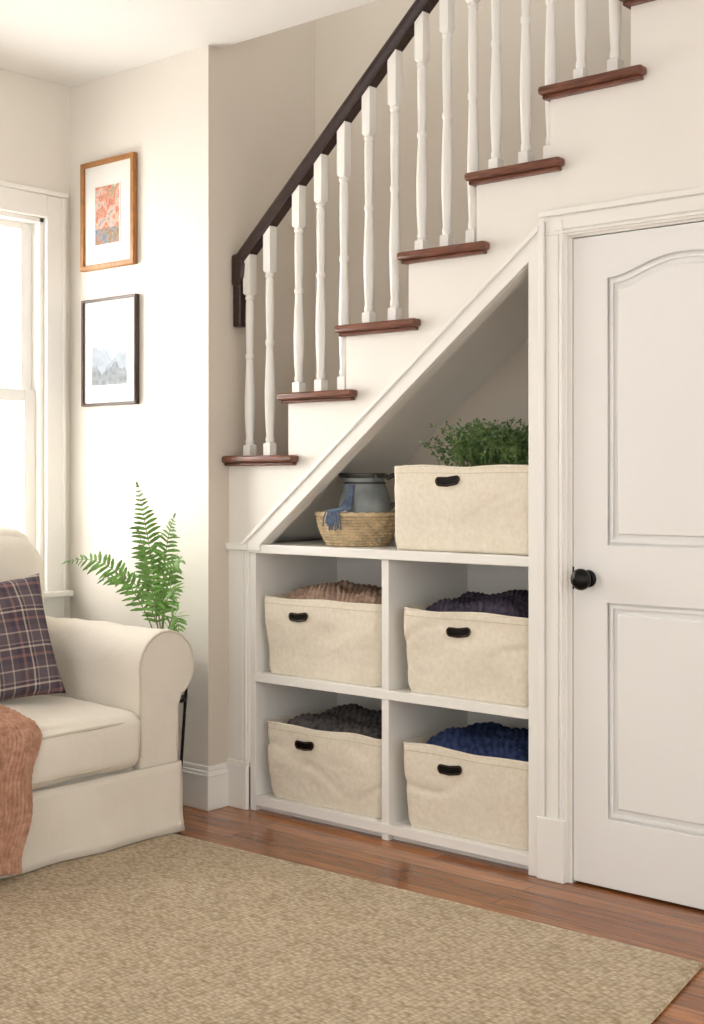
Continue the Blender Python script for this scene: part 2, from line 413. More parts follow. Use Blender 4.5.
# balusters
bx=[-3.698,-3.589,-3.437,-3.325,-3.211,-3.092,-2.972,-2.851,-2.742,-2.633,-2.539,-2.421,-2.325,-2.213,-2.091]
x=-1.98
while x<-.6: bx.append(x); x+=.112
YBAL=3.688
def railz(x): return 2.465+.885*(x+3.325)
V=[];F=[];nn=16
for x in bx:
    k=1
    while k<NT and x>riser(k+1): k+=1
    z0=tz(k); H=railz(x)+.015-z0
    prof=[(0,.0180,1),(.050,.0180,1),(.055,.0145,0),(.062,.0168,0),(.072,.0168,0),(.080,.0140,0),(.12,.0165,0),(.20,.0195,0),(.27,.0200,0),(.34,.0180,0),(.42,.0150,0),(.455,.0135,0),(.462,.0172,0),(.476,.0172,0),(.484,.0132,0)]
    prof=[(a*H/.95,b,c) for a,b,c in prof]
    tp=H-.20*H
    prof+=[(.58*H,.0155,0),(.68*H,.0165,0),(tp-.030,.0155,0),(tp-.022,.0138,0),(tp-.016,.0175,0),(tp-.008,.0175,0),(tp-.003,.0145,0),(tp+.006,.0185,1),(H,.0185,1)]
    o=len(V)
    for (z,r,sq) in prof:
        for j in range(nn):
            a=2*math.pi*j/nn
            c,s=math.cos(a),math.sin(a)
            if sq:
                mm=max(abs(c),abs(s)); rr=r/mm
            else: rr=r
            V.append((x+rr*c,YBAL+rr*s,z0+z))
    for q in range(len(prof)-1):
        for j in range(nn):
            F.append((o+q*nn+j,o+q*nn+(j+1)%nn,o+(q+1)*nn+(j+1)%nn,o+(q+1)*nn+j))
    F.append(tuple(o+(len(prof)-1)*nn+j for j in range(nn)))
mobj('balusters',V,F,M_trim,st,sm=True,ang=35)
# handrail
th=math.atan(.885)
P=[(-.022,0),(.022,0),(.022,.012),(.029,.021),(.031,.034),(.027,.047),(.016,.055),(0,.058),(-.016,.055),(-.027,.047),(-.031,.034),(-.029,.021),(-.022,.012)]
V=[];F=[];n=len(P)
for xx in (-3.735,-.3):
    zz=railz(xx)
    for (w,h) in P:
        V.append((xx-h*math.sin(th),YBAL+w,zz+h*math.cos(th)))
F=[tuple(range(n)),tuple(range(2*n-1,n-1,-1))]+[(i,(i+1)%n,n+(i+1)%n,n+i) for i in range(n)]
mobj('handrail',V,F,M_rail,st,sm=True,ang=40)
prism('handrail_end_scroll',[(-3.774,2.035),(-3.740,2.03),(-3.712,2.06),(-3.706,2.11),(-3.725,2.16),(-3.774,2.155)],YBAL-.03,YBAL+.03,M_rail,st,bevel=.01,seg=3)
box('handrail_drop',-3.772,-3.730,YBAL-.021,YBAL+.021,1.872,2.045,M_rail,st,bevel=.006)

# ---------------------------------------------------------------- trims
prism('trim_1',[(-3.715,1.0),(-3.594,1.0),(-3.594,1.0235),(-2.376,diag(-2.376)),(-2.335,diag(-2.335)),(-2.335,diag(-2.335)+.075),(-2.376,diag(-2.376)+.075),(-3.70,1.03)],YS-.014,YS+.001,M_trim,None,bevel=.003)
prism('trim_2',[(-3.70,1.022),(-3.675,1.022),(-2.335,diag(-2.335)+.060),(-2.335,diag(-2.335)+.082),],YS-.022,YS-.012,M_trim,None,bevel=.004)
pl=empty('trim_3',(-2.3,3.63,1))
box('edge_board',-2.376,-2.335,YS-.016,YS+.001,0,diag(-2.376)+.09,M_trim,pl,bevel=.002)
for i,(xa,xb,d) in enumerate(((-2.335,-2.235,.012),(-2.332,-2.312,.026),(-2.308,-2.262,.018),(-2.258,-2.246,.021))):
    box('door_casing_%d'%i,xa,xb,YS-d,YS+.001,0,2.10 if i else 2.115,M_trim,pl,bevel=.003)
box('casing_plinth',-2.337,-2.236,YS-.030,YS+.001,0,.20,M_trim,pl,bevel=.004)
hd=empty('trim_4',(-1.84,3.63,2.08))
for i,(za,zb,d) in enumerate(((2.045,2.13,.0125),(2.112,2.132,.0265),(2.066,2.108,.0185),(2.052,2.062,.0215))):
    box('head_casing_%d'%i,-2.334 if i<2 else -2.31,-1.35,YS-d,YS+.001,za,zb,M_trim,hd,bevel=.003)
rc=empty('trim_5',(-1.4,3.63,1))
box('side_casing_a',-1.445,-1.35,YS-.012,YS+.001,0,2.05,M_trim,rc,bevel=.003)
box('side_casing_b',-1.37,-1.35,YS-.026,YS+.001,0,2.115,M_trim,rc,bevel=.003)
pp=empty('trim_6',(-3.72,3.64,.5))
box('pilaster_board',XR,-3.662,YS-.004,YS+.03,0,1.0235,M_trim,pp,bevel=.002)
box('pilaster_strip',-3.745,-3.690,YS-.009,YS,.185,1.0,M_trim,pp,bevel=.004,seg=3)
box('pilaster_bead',-3.680,-3.670,YS-.012,YS,.185,1.0,M_trim,pp,bevel=.004,seg=3)
box('pilaster_plinth',XR+.0,-3.662,YS-.02,YS+.01,0,.17,M_trim,pp,bevel=.004)
box('pilaster_plinth_cap',XR+.0,-3.662,YS-.014,YS+.01,.17,.185,M_trim,pp,bevel=.003)
box('pilaster_cap',XR,-3.662,YS-.018,YS+.01,1.0,1.028,M_trim,pp,bevel=.004)
b1=empty('baseboard_back',(-4.2,3.53,.08))
def Lrun(nm,t,z0,z1):
    V=[(XL,YP-t),(XR+t,YP-t),(XR+t,YS-.004),(XR-.0005,YS-.004),(XR-.0005,YP+.0005),(XL,YP+.0005)]
    VV=[(x,y,z0) for x,y in V]+[(x,y,z1) for x,y in V]; n=6
    FF=[tuple(range(n-1,-1,-1)),tuple(range(n,2*n))]+[(j,(j+1)%n,n+(j+1)%n,n+j) for j in range(n)]
    mobj(nm,VV,FF,M_trim,b1,bevel=.004)
Lrun('board',.016,0,.135); Lrun('ogee',.013,.135,.150); Lrun('bead',.019,.128,.138); Lrun('cap',.008,.150,.170)
bl=empty('baseboard_left',(XL,1.0,.08))
box('board',XL,XL+.016,YN,YP-.016,0,.135,M_trim,bl,bevel=.003); box('cap',XL,XL+.01,YN,YP-.016,.135,.165,M_trim,bl,bevel=.003)
br_=empty('baseboard_right',(0,3.64,.08))
box('board',-1.35,xend,YS-.016,YS,0,.135,M_trim,br_,bevel=.003); box('cap',-1.35,xend,YS-.01,YS,.135,.165,M_trim,br_,bevel=.003)

# ---------------------------------------------------------------- door
dr=empty('door_1',(-1.84,3.67,1))
def arch(l,r,zb,zs,zt,ins=0):
    l+=ins;r-=ins;zb+=ins;zs-=ins;zt-=ins
    P=[(l,zb),(r,zb),(r,zs)]
    K=32
    for i in range(1,K):
        t=i/K; xx=r+(l-r)*t
        tt=min(1,max(0,(1-abs(2*t-1)-.03)/.92)); P.append((xx,zs+(zt-zs)*(.5-.5*math.cos(math.pi*tt**.85))))
    P.append((l,zs)); return P
def rect(l,r,b,t,ins=0): return [(l+ins,b+ins),(r-ins,b+ins),(r-ins,t-ins),(l+ins,t-ins)]
dl,drr=-2.222,-1.458
PL,PR=-2.10,-1.58
ZA,ZT=1.900,1.955
box('door_core',dl,drr,3.668,3.70,.008,2.036,M_door,dr)
plate('stiles_and_rails',[rect(dl,drr,.008,2.036),arch(PL,PR,1.072,ZA,ZT),rect(PL,PR,.222,.892)],3.655,3.6685,M_door,dr,bev=.003)
plate('upper_panel_moulding',[arch(PL,PR,1.072,ZA,ZT,.006),arch(PL,PR,1.072,ZA,ZT,.018)],3.660,3.6685,M_door,dr,bev=.003)
plate('lower_panel_moulding',[rect(PL,PR,.222,.892,.006),rect(PL,PR,.222,.892,.018)],3.660,3.6685,M_door,dr,bev=.003)
plate('upper_raised_panel',[arch(PL,PR,1.072,ZA,ZT,.034)],3.657,3.6685,M_door,dr,bev=.005)
plate('lower_raised_panel',[rect(PL,PR,.222,.892,.034)],3.657,3.6685,M_door,dr,bev=.005)
boxes('door_jamb',[(DL,dl-.002,3.652,3.75,0,DH),(drr+.002,DR,3.652,3.75,0,DH),(DL,DR,3.652,3.75,2.039,DH)],M_trim,dr)
def lathe_y(name,prof,c,m,parent,n=32):
    V=[];F=[]
    for (r,d) in prof:
        for i in range(n):
            a=2*math.pi*i/n; V.append((c[0]+r*math.cos(a),c[1]-d,c[2]+r*math.sin(a)))
    for j in range(len(prof)-1):
        for i in range(n): F.append((j*n+i,j*n+(i+1)%n,(j+1)*n+(i+1)%n,(j+1)*n+i))
    F.append(tuple(range(n))); F.append(tuple((len(prof)-1)*n+i for i in range(n)))
    return mobj(name,V,F,m,parent,sm=True,ang=50)
lathe_y('door_knob',[(.027,0),(.027,.006),(.022,.010),(.011,.012),(.010,.024),(.016,.028),(.027,.034),(.033,.043),(.034,.051),(.030,.060),(.021,.067),(.008,.070)],(-2.165,3.655,.965),M_black,dr)
boxes('latch_plate',[(dl-.001,dl+.004,3.6535,3.68,.93,1.0)],M_black,dr)

# ---------------------------------------------------------------- storage unit
su=empty('cubby_shelf_unit',(-3,3.9,.5))
SF=YS+.004
L,R=-3.632,-2.378
box('side_panel',-3.662,L,SF,4.14,.0,1.02,M_trim,su,bevel=.002)
box('side_panel_right',R-.012,R,SF+.01,4.14,.0,1.0,M_trim,su,bevel=.002)
box('back_panel',L,R,4.13,4.145,.02,1.0,M_trim,su)
box('shelf_top',-3.662,R,SF-.01,4.145,.992,1.026,M_trim,su,bevel=.003)
box('shelf_middle',L,R,SF-.002,4.13,.497,.53,M_trim,su,bevel=.002)
box('shelf_bottom',L,R,SF-.004,4.13,.022,.058,M_trim,su,bevel=.002)
box('toe_kick',L,R,SF+.03,SF+.045,0,.022,M_trim,su)
box('divider',-3.005,-2.973,SF,4.13,.0,.995,M_trim,su,bevel=.002)

# ---------------------------------------------------------------- canvas bins
def rrect(hx,hy,r,n):
    P=[];
    cs=[(hx-r,-hy+r,-90),(hx-r,hy-r,0),(-hx+r,hy-r,90),(-hx+r,-hy+r,180)]
    m=26
    for q,(cx,cy,a0) in enumerate(cs):
        for i in range(n+1):
            a=math.radians(a0+90*i/n); P.append((cx+r*math.cos(a),cy+r*math.sin(a)))
        nx=cs[(q+1)%4]; a=math.radians(nx[2])
        e=(nx[0]+r*math.cos(a),nx[1]+r*math.sin(a)); s=P[-1]
        for i in range(1,m): P.append((s[0]+(e[0]-s[0])*i/m,s[1]+(e[1]-s[1])*i/m))
    return P
def canvas_bin(name,x0,x1,z0,h,seed,hxo,depth=.40,taper=.012,yf=YS+.020,sag=0.0,hz=.06,crs=1.0,lean=0.0):
    cx=(x0+x1)/2; cy=yf+depth/2; hx=(x1-x0)/2; hy=depth/2
    e=empty(name,(cx,cy,z0))
    V=[];F=[]
    M=32; base=rrect(hx,hy,.024,5); n=len(base)
    def wob(p,t,inner):
        x,y=p
        s=1-(1-t)*taper/hx; x*=s; y*=1-(1-t)*taper/hy*.7
        tk=max(0,.12-t)/.12; x*=1-.024*tk*tk; y*=1-.035*tk*tk
        env=math.sin(math.pi*min(1,max(0,t*.97)))**.5
        k=noise.noise(Vector((x*5+seed,y*5,t*1.8)))*.013*env
        cc=noise.noise(Vector((x*4+seed*2,y*4,t*1.3+seed)))
        k+=(-.006*math.exp(-(cc/.07)**2))*env*crs
        cc=noise.noise(Vector((x*8-seed,y*8,t*2.2-seed)))
        k+=(-.003*math.exp(-(cc/.08)**2))*env*crs
        x+=x/hx*k*.30+lean*(1-t); y+=(y/hy)*(k+.004*env)
        z=t*h
        if t>.9: z+=(noise.noise(Vector((x*5+seed,y*5,9)))*.010 - sag*(1-(x/hx)**2)*.5)*(t-.9)/.1
        return (cx+x,cy+y,z0+z+.001)
    rings=[]
    rings.append([(cx+p[0]*.93,cy+p[1]*.93,z0+.001) for p in base])
    for i in range(M+1):
        rings.append([wob(p,.01+.99*i/M,False) for p in base])
    inn=rrect(hx-.007,hy-.007,.020,5)
    rings.append([wob(p,1.0,True) for p in inn])
    for i in range(6,-1,-1):
        rings.append([wob(p,.10+.86*i/7,True) for p in inn])
    for r in rings: V+=r
    for j in range(len(rings)-1):
        for i in range(n): F.append((j*n+i,j*n+(i+1)%n,(j+1)*n+(i+1)%n,(j+1)*n+i))
    F.append(tuple(range(n-1,-1,-1))); F.append(tuple((len(rings)-1)*n+i for i in range(n)))
    mobj('canvas_body',V,F,M_canvas,e,sm=True)
    rim=[Vector(wob(p,1.0,False)) for p in rrect(hx-.003,hy-.003,.022,5)]
    tube('rim_binding',rim,.0045,M_canvas,e,n=8,closed=True)
    st_=[Vector(wob(p,.925,False)) for p in rrect(hx+.0008,hy+.0008,.024,5)]
    tube('hem_stitch',st_,.0010,M_stitch,e,n=5,closed=True)
    # slotted metal hand grip
    hw,hh=.048,.0135; zc=z0+h-hz
    def fy(X,Z): return min(wob((X+a,-hy),max(0,min(1,(Z-z0)/h)),False)[1] for a in (-.01,0,.01))
    pts=[];yy=[]
    for i in range(36):
        a=2*math.pi*i/36; c,s=math.cos(a),math.sin(a)
        X=(hw-hh)*(1 if c>0 else -1)+hh*c if abs(c)>1e-6 else 0
        Z=zc+hh*s+.003*(X/hw)-.006*(1-(X/hw)**2)
        pts.append((cx+hxo+X,Z)); yy.append(fy(hxo+X,Z))
    Vh=[(p[0],y-.003,p[1]) for p,y in zip(pts,yy)]+[(p[0],y+.012,p[1]) for p,y in zip(pts,yy)]
    Vc=[(cx+hxo,sum(yy)/36-.004,zc-.004)]
    Fh=[(i,(i+1)%36,72) for i in range(36)]+[(i,(i+1)%36,36+(i+1)%36,36+i) for i in range(36)]
    mobj('handle_slot',Vh+Vc,Fh,M_black,e)
    tube('handle_rim',[(p[0],y-.004,p[1]) for p,y in zip(pts,yy)],.0034,M_bronze,e,n=8,closed=True)
    return e,cx,cy,hx,hy
def knit(name,e,cx,cy,hx,hy,ztop,h,m,seed,freq=1.0,shift=0):
    nx,ny=170,100; V=[];F=[]
    for j in range(ny+1):
        for i in range(nx+1):
            u=-1+2*i/nx; v=-1+2*j/ny
            x=u*(hx-.014); y=v*(hy-.014)
            dome=(1-abs(u)**5)*(1-abs(v)**5)
            lo=.72+.55*noise.noise(Vector((u*1.6+seed,v*1.5,seed)))+.12*noise.noise(Vector((u*4+seed,v*4,3)))
            lo-=.16*max(0,1-abs(v*1.0+.15+.35*u+.2*noise.noise(Vector((u*2,seed,0))))*6)
            wx=x*freq+ .02*noise.noise(Vector((x*9,y*9,seed)))
            wy=y*freq+ .02*noise.noise(Vector((x*9+5,y*9,seed)))
            c=(wx*.8+wy*.6)/.020; d=(-wx*.6+wy*.8)/.016
            row=math.floor(c); lx=(c-row)
            pat=(math.sin(math.pi*lx)**.6)*(.55+.45*abs(math.sin(math.pi*(d+ (lx-.5)*.9*(1 if row%2 else -1)))))
            z=ztop-.055+ dome*(h*lo+.05)+.0085*pat*min(1,dome*2)
            V.append((cx+x,cy+y,z))
    for j in range(ny):
        for i in range(nx):
            a=j*(nx+1)+i; F.append((a,a+1,a+nx+2,a+nx+1))
    return mobj(name,V,F,m,e,sm=True,fix=False)
bins=[
 ('canvas_storage_bin',-3.612,-3.022,.53,.292,1.3,-.10,Y_brown,'folded_knit_blanket_brown',.060,1.0,.000),
 ('canvas_storage_bin',-2.925,-2.395,.53,.290,4.1,-.02,Y_char,'folded_knit_blanket_plum',.065,1.1,.0),
 ('canvas_storage_bin',-3.598,-3.022,.058,.285,7.7,-.08,Y_grey,'folded_knit_blanket_grey',.055,.9,.006),
 ('canvas_storage_bin',-2.928,-2.395,.058,.290,9.2,-.055,Y_navy,'folded_knit_blanket_navy',.060,.8,.002),
]
for (nm,x0,x1,z0,h,sd,ho,ym,cn,ch,fq,ln) in bins:
    e,cx,cy,hx,hy=canvas_bin(nm,x0,x1,z0,h,sd,ho,taper=.014,lean=ln)
    knit(cn,e,cx,cy,hx,hy,z0+h,ch,ym,sd,fq)
e5,cx,cy,hx,hy=canvas_bin('canvas_storage_bin',-2.970,-2.384,1.026,.292,12.4,-.045,taper=.002,hz=.045,crs=.6)

def leafvf(V,F,p,d,nrm,l,w):
    d=d.normalized(); s=d.cross(nrm)
    if s.length<1e-4: s=Vector((1,0,0))
    s.normalize(); up=s.cross(d)
    o=len(V)
    V+= [p,p+d*l*.45+s*w*.5+up*w*.12,p+d*l,p+d*l*.45-s*w*.5+up*w*.12,p+d*l*.45]
    F+= [(o,o+1,o+4),(o+1,o+2,o+4),(o+2,o+3,o+4),(o+3,o,o+4)]
herb=empty('potted_herb_plant',(cx,cy,1.33))
V=[];F=[];T=[]
rnd=random.Random(3)
for s in range(250):
    if s<165: bxx=rnd.gauss(-2.68,.07); 
    else: bxx=rnd.gauss(-2.48,.028)
    bxx=min(-2.435,max(-2.86,bxx))
    byy=rnd.uniform(cy-.15,cy+.08)
    b=Vector((bxx,byy,1.27))
    hgt=rnd.uniform(.10,.215)*(1.0-1.1*min(.5,abs(bxx+2.68))) if s<165 else rnd.uniform(.08,.17)
    tip=b+Vector((rnd.gauss(0,.07),rnd.gauss(-.01,.05),hgt))
    tip.x=min(tip.x,-2.42)
    pts=[]
    for i in range(7):
        t=i/6; pts.append(b.lerp(tip,t)+Vector((0,0,.03*math.sin(math.pi*t)))+Vector((rnd.gauss(0,.002),rnd.gauss(0,.002),0)))
    T.append((pts,.0012))
    for i in range(2,7):
        for q in range(5):
            dd=Vector((rnd.gauss(0,1),rnd.gauss(0,1),rnd.gauss(.5,.6)))
            leafvf(V,F,pts[i]+Vector((rnd.gauss(0,.004),rnd.gauss(0,.004),rnd.gauss(0,.004))),dd,Vector((rnd.gauss(0,1),rnd.gauss(0,1),1)),rnd.uniform(.011,.020),rnd.uniform(.007,.011))
mobj('leaves',V,F,M_herb,herb,fix=False)
tubes('stems',T,M_green2,herb,n=4)
lathe('nursery_pot',[(.09,0),(.115,.20),(.12,.20),(.12,.215),(.10,.215),(.10,.19)],(-2.62,cy,1.03),M_pot,herb)
lathe('soil',[(.102,.0),(.102,.01)],(-2.62,cy,1.22),M_soil,herb)

# ---------------------------------------------------------------- woven basket with jug
BC=(-3.268,3.83,1.026)
bk=empty('woven_basket',BC)
rows=[];NR=11
for k in range(NR):
    t=k/(NR-1); r=.112+.036*math.sin(t*math.pi/2); z=.007+t*.108
    pts=[];K=120
    for i in range(K):
        a=2*math.pi*i/K; w=.0035*math.sin(a*30+math.pi*(k%2))
        pts.append((BC[0]+(r+w)*math.cos(a),BC[1]+(r+w)*math.sin(a),BC[2]+z))
    V,F=tubevf(pts,.0064,6,True); rows.append((V,F))
V=[];F=[]
for v,f in rows:
    o=len(V); V+=v; F+=[tuple(i+o for i in q) for q in f]
mobj('coils',V,F,M_wicker,bk,sm=True,fix=False)
rim=[(BC[0]+.152*math.cos(2*math.pi*i/80),BC[1]+.152*math.sin(2*math.pi*i/80),BC[2]+.119+.002*math.sin(i*1.9)) for i in range(80)]
tube('rim',rim,.009,M_wicker,bk,closed=True)
lathe('bottom',[(.112,0.001),(.112,.012)],BC,M_wicker,bk)
JC=(-3.228,BC[1]-.005,BC[2]+.014)
jg=empty('glass_jug',JC)
sa=math.atan2(-.652,-.758)
def spout(r,z,a):
    d=math.cos(a-sa)
    return r+ (.020*max(0,(z-.215)/.05)*max(0,d)**10)
lathe('body',[(.070,0),(.086,.01),(.098,.05),(.102,.10),(.098,.15),(.088,.192),(.078,.216),(.074,.226),(.076,.236),(.080,.246)],JC,M_jug,jg,n=56,fn=spout)
lathe('rim',[(.079,.240),(.085,.246),(.087,.254),(.084,.259),(.076,.257),(.070,.246),(.066,.230)],JC,M_jugrim,jg,n=56,fn=spout)
tube('neck_band',[(JC[0]+.077*math.cos(2*math.pi*i/40),JC[1]+.077*math.sin(2*math.pi*i/40),JC[2]+.222) for i in range(40)],.004,M_jugrim,jg,closed=True)
dirh=Vector((.758,.652,0))
hp=[(.080,.238),(.112,.252),(.144,.246),(.160,.222),(.156,.188),(.142,.162),(.120,.145),(.096,.132)]
sm_=[]
for i in range(len(hp)-1):
    for q in range(4):
        t=q/4; sm_.append((hp[i][0]*(1-t)+hp[i+1][0]*t,hp[i][1]*(1-t)+hp[i+1][1]*t))
sm_.append(hp[-1])
tube('handle',[Vector(JC)+dirh*a+Vector((0,0,b)) for a,b in sm_],.009,M_jugrim,jg,n=10)
T=[];rnd=random.Random(5)
tow=Vector((.10,-.995,0)).normalized(); sd=Vector((.995,.10,0))
for i in range(30):
    o=rnd.gauss(0,.011)
    pts=[Vector(JC)+tow*.084+Vector((0,0,.215))+sd*o*.4,Vector(JC)+tow*.106+Vector((0,0,.16))+sd*o*.6,Vector(JC)+tow*.130+Vector((0,0,.130))+sd*o,
         Vector(BC)+tow*.164+Vector((0,0,.132))+sd*o*1.2,Vector(BC)+tow*.170+Vector((0,0,.11))+sd*o*1.5,Vector(BC)+tow*(.166+rnd.uniform(0,.004))+Vector((0,0,.080+rnd.uniform(-.02,.01)))+sd*o*1.8]
    T.append((pts,.0028))
tubes('tied_denim_tassel',T,M_cloth,jg)

# ---------------------------------------------------------------- framed art
def framed(name,x0,x1,z0,z1,fm,am,fw,ax):
    e=empty(name,((x0+x1)/2,YP-.01,(z0+z1)/2))
    plate('frame',[rect(x0,x1,z0,z1),rect(x0,x1,z0,z1,fw)],YP-.026,YP-.002,fm,e,bev=.0025)
    box('mat_board',x0+fw*.7,x1-fw*.7,YP-.014,YP-.004,z0+fw*.7,z1-fw*.7,M_mat,e)
    plate('mat_bevel',[rect(ax[0]-.006,ax[1]+.006,ax[2]-.006,ax[3]+.006),rect(*ax)],YP-.0165,YP-.013,M_mat,e,bev=.001)
    box('print',ax[0],ax[1],YP-.0150,YP-.0135,ax[2],ax[3],am,e)
    return e
e1=framed('framed_art',-4.533,-4.190,2.148,2.600,M_oak,M_art1,.020,(-4.445,-4.290,2.250,2.490))
box('print_lower_field',-4.445,-4.290,YP-.0154,YP-.0149,2.250,2.315,M_art1b,e1)
e2=framed('framed_art',-4.527,-4.178,1.580,2.025,M_walnut,M_art2,.011,(-4.465,-4.240,1.665,1.945))
def ridge(zb,am,ph,f): return [(-4.465,1.665)]+[(-4.465+.225*i/30,zb+am*math.sin(i*f+ph)+am*.5*math.sin(i*f*2.7+ph*2)+am*.25*math.sin(i*2.1)) for i in range(31)]+[(-4.24,1.665)]
plate('sketch_far_hills',[ridge(1.80,.022,.4,.22)],YP-.0156,YP-.0149,M_hill,e2)
plate('sketch_near_hills',[ridge(1.735,.018,2.0,.30)],YP-.0162,YP-.0155,M_hill2,e2)

# ---------------------------------------------------------------- rug
P=[(-4.45,3.165),(-1.585,3.238),(-1.475,2.62),(-1.30,.6),(-4.45,.6)]
n=len(P)
rg=empty('jute_rug',(-3,2,0))
V=[(x,y,.001) for x,y in P]+[(x,y,.013) for x,y in P]
mobj('weave',V,[tuple(range(n-1,-1,-1)),tuple(range(n,2*n))]+[(i,(i+1)%n,n+(i+1)%n,n+i) for i in range(n)],M_rug,rg,bevel=.004)
E=[]
for i in range(n):
    a=Vector(P[i]);b=Vector(P[(i+1)%n]);k=max(2,int((b-a).length/.02))
    for j in range(k):
        p=a.lerp(b,j/k); E.append((p.x,p.y,.008))
tube('bound_edge',E,.0072,M_rug,rg,n=6,closed=True)

# ---------------------------------------------------------------- armchair
ac=empty('slipcovered_armchair',(-4.05,2.45,0))
def armprof(yc,sgn,r=.132):
    P=[]
    P.append((yc+sgn*.052,.03)); P.append((yc+sgn*.050,.30)); P.append((yc+sgn*.052,.46)); P.append((yc+sgn*.070,.505))
    cz=.608
    for i in range(0,25):
        a=math.radians(-52+ (232)*i/24)
        P.append((yc+sgn*(r*math.cos(a)),cz+r*math.sin(a)))
    P.append((yc-sgn*.130,.50)); P.append((yc-sgn*.126,.30)); P.append((yc-sgn*.124,.03))
    return P
for nm,yc,sg in (('arm_far',3.178,1),('arm_near',1.722,-1)):
    P=armprof(yc,sg)
    st_x=[(-3.603,.90),(-3.603,.955),(-3.607,.978),(-3.616,.993),(-3.632,1.0)]+[(-3.66-.04*i,1.0) for i in range(22)]
    V=[];n=len(P)
    for (xx,s) in st_x:
        for (y,z) in P:
            if z>.49: yy=yc+(y-yc)*s; zz=.608+(z-.608)*s
            else: yy=yc+(y-yc)*s; zz=z
            w=0 if xx>-3.64 else .006*noise.noise(Vector((xx*7,y*6,z*6)))+.003*noise.noise(Vector((xx*16,y*12,z*12)))
            V.append((xx,yy+w*(1 if y>yc else -1),zz+w))
    F=[tuple(range(n)),tuple(range((len(st_x)-1)*n,len(st_x)*n))[::-1]]
    for j in range(len(st_x)-1):
        for i in range(n): F.append((j*n+i,j*n+(i+1)%n,(j+1)*n+(i+1)%n,(j+1)*n+i))
    mobj(nm,V,F,M_sofa,ac,sm=True,ang=75)
    pip=[(-3.604,yc+(y-yc)*.95,.608+(z-.608)*(.95 if z>.49 else 1)) for y,z in P if z>.24]
    tube(nm+'_piping',pip,.0045,M_pipe,ac,n=6)
softbox('seat_deck',(-4.05,2.450,.165),(.43,.605,.115),.03,M_sofa,ac)
softbox('seat_cushion',(-4.0,2.450,.372),(.425,.603,.098),.045,M_sofa,ac,puff=(.02,.004,.028),nz=.010,n=34)
for zz in (.300,.438):
    pts=[]
    for x_,y_ in rrect(.414,.594,.05,6): pts.append((-4.0+x_,2.450+y_,zz+.006*noise.noise(Vector((x_*4,y_*4,zz)))))
    pts=[(p[0]+(.020*(1-((p[1]-2.45)/.6)**2) if p[0]>-3.7 else 0),p[1],p[2]) for p in pts]
    tube('cushion_piping',pts,.0048,M_pipe,ac,closed=True)
def backfn(p,u):
    t=(u.z+1)/2
    p=p.copy(); p.x-= .06*t; p.y*=1-.02*t*t; p.z-=.05*t*abs(u.y)**6; return p
softbox('back_frame',(-4.42,2.455,.60),(.12,.80,.475),.10,M_sofa,ac,puff=(.0,0,.02),nz=.010,n=30,fn=backfn)
softbox('back_cushion',(-4.25,2.455,.765),(.12,.66,.335),.10,M_sofa,ac,puff=(.05,.0,.02),nz=.012,n=30,fn=backfn)
# skirt
V=[];F=[]
xf=-3.600
yA,yB=1.668,3.232
def seg(a,b,k):
    return [(a[0]+(b[0]-a[0])*i/k,a[1]+(b[1]-a[1])*i/k) for i in range(k)]
c0=[(-4.52,yA),(xf,yA),(xf,yB),(-4.52,yB)]
path=seg(c0[0],c0[1],50)+seg(c0[1],c0[2],90)+seg(c0[2],c0[3],50)+[c0[3]]
nzv=len(path);M=9
for j in range(M+1):
    t=j/M
    for i,(x_,y_) in enumerate(path):
        dx=0;dy=0
        if i<50: dy=-1
        elif i<140: dx=1
        else: dy=1
        if i in (50,): dx=1;dy=-1
        if i in (140,): dx=1;dy=.4
        w=.003+t*.006+t*.009*math.sin(i*.33+2*noise.noise(Vector((i*.05,0,0))))+.014*t*noise.noise(Vector((i*.09,t*2,4)))
        z=.262+(.016-.262)*t
        V.append((x_+dx*w,y_+dy*w,z))
for j in range(M):
    for i in range(nzv-1):
        a=j*nzv+i; F.append((a,a+1,a+nzv+1,a+nzv))
sk=mobj('skirt',V,F,M_sofa,ac,sm=True,fix=False)
so=sk.modifiers.new('sol','SOLIDIFY'); so.thickness=.006; so.offset=-1
tube('skirt_seam',[(p[0]+(.004 if 50<=i<=140 else 0),p[1]+(.004 if i>=140 else (-.004 if i<=50 else 0)),.263) for i,p in enumerate(path)],.003,M_pipe,ac,n=6)
boxes('feet',[(-4.48,-4.43,1.72,1.77,.0,.06),(-4.48,-4.43,3.14,3.19,.0,.06),(-3.70,-3.65,1.72,1.77,.0135,.06),(-3.70,-3.65,3.10,3.15,.0135,.06)],M_walnut,ac)

# plaid pillow
pw=.205;ph=.225;pt=.075;K=26
V=[];F=[]
for s in (1,-1):
    for j in range(K+1):
        for i in range(K+1):
            u=-1+2*i/K;v=-1+2*j/K
            th_=pt*max(0,(1-u**2)*(1-v**2))**.42
            yy=u*pw*(1-.07*(1-v*v)); zz=v*ph*(1-.07*(1-u*u))
            th_+=.014*noise.noise(Vector((u*3,v*3,s)))*(1-u*u)*(1-v*v)
            V.append((s*th_,yy,zz))
for s in range(2):
    o=s*(K+1)**2
    for j in range(K):
        for i in range(K):
            a=o+j*(K+1)+i; f=(a,a+1,a+K+2,a+K+1); F.append(f if s==0 else f[::-1])
me=bpy.data.meshes.new('plaid_pillow'); me.from_pydata(V,[],F); me.update()
bm=bmesh.new(); bm.from_mesh(me); bmesh.ops.remove_doubles(bm,verts=bm.verts,dist=.0005); bm.to_mesh(me); bm.free()
me.materials.append(M_plaid); smooth(me)
pil=bpy.data.objects.new('plaid_throw_pillow',me); COL.objects.link(pil)
pil.location=(-4.01,2.752,.705); pil.rotation_euler=(math.radians(5),math.radians(-20),math.radians(-14))

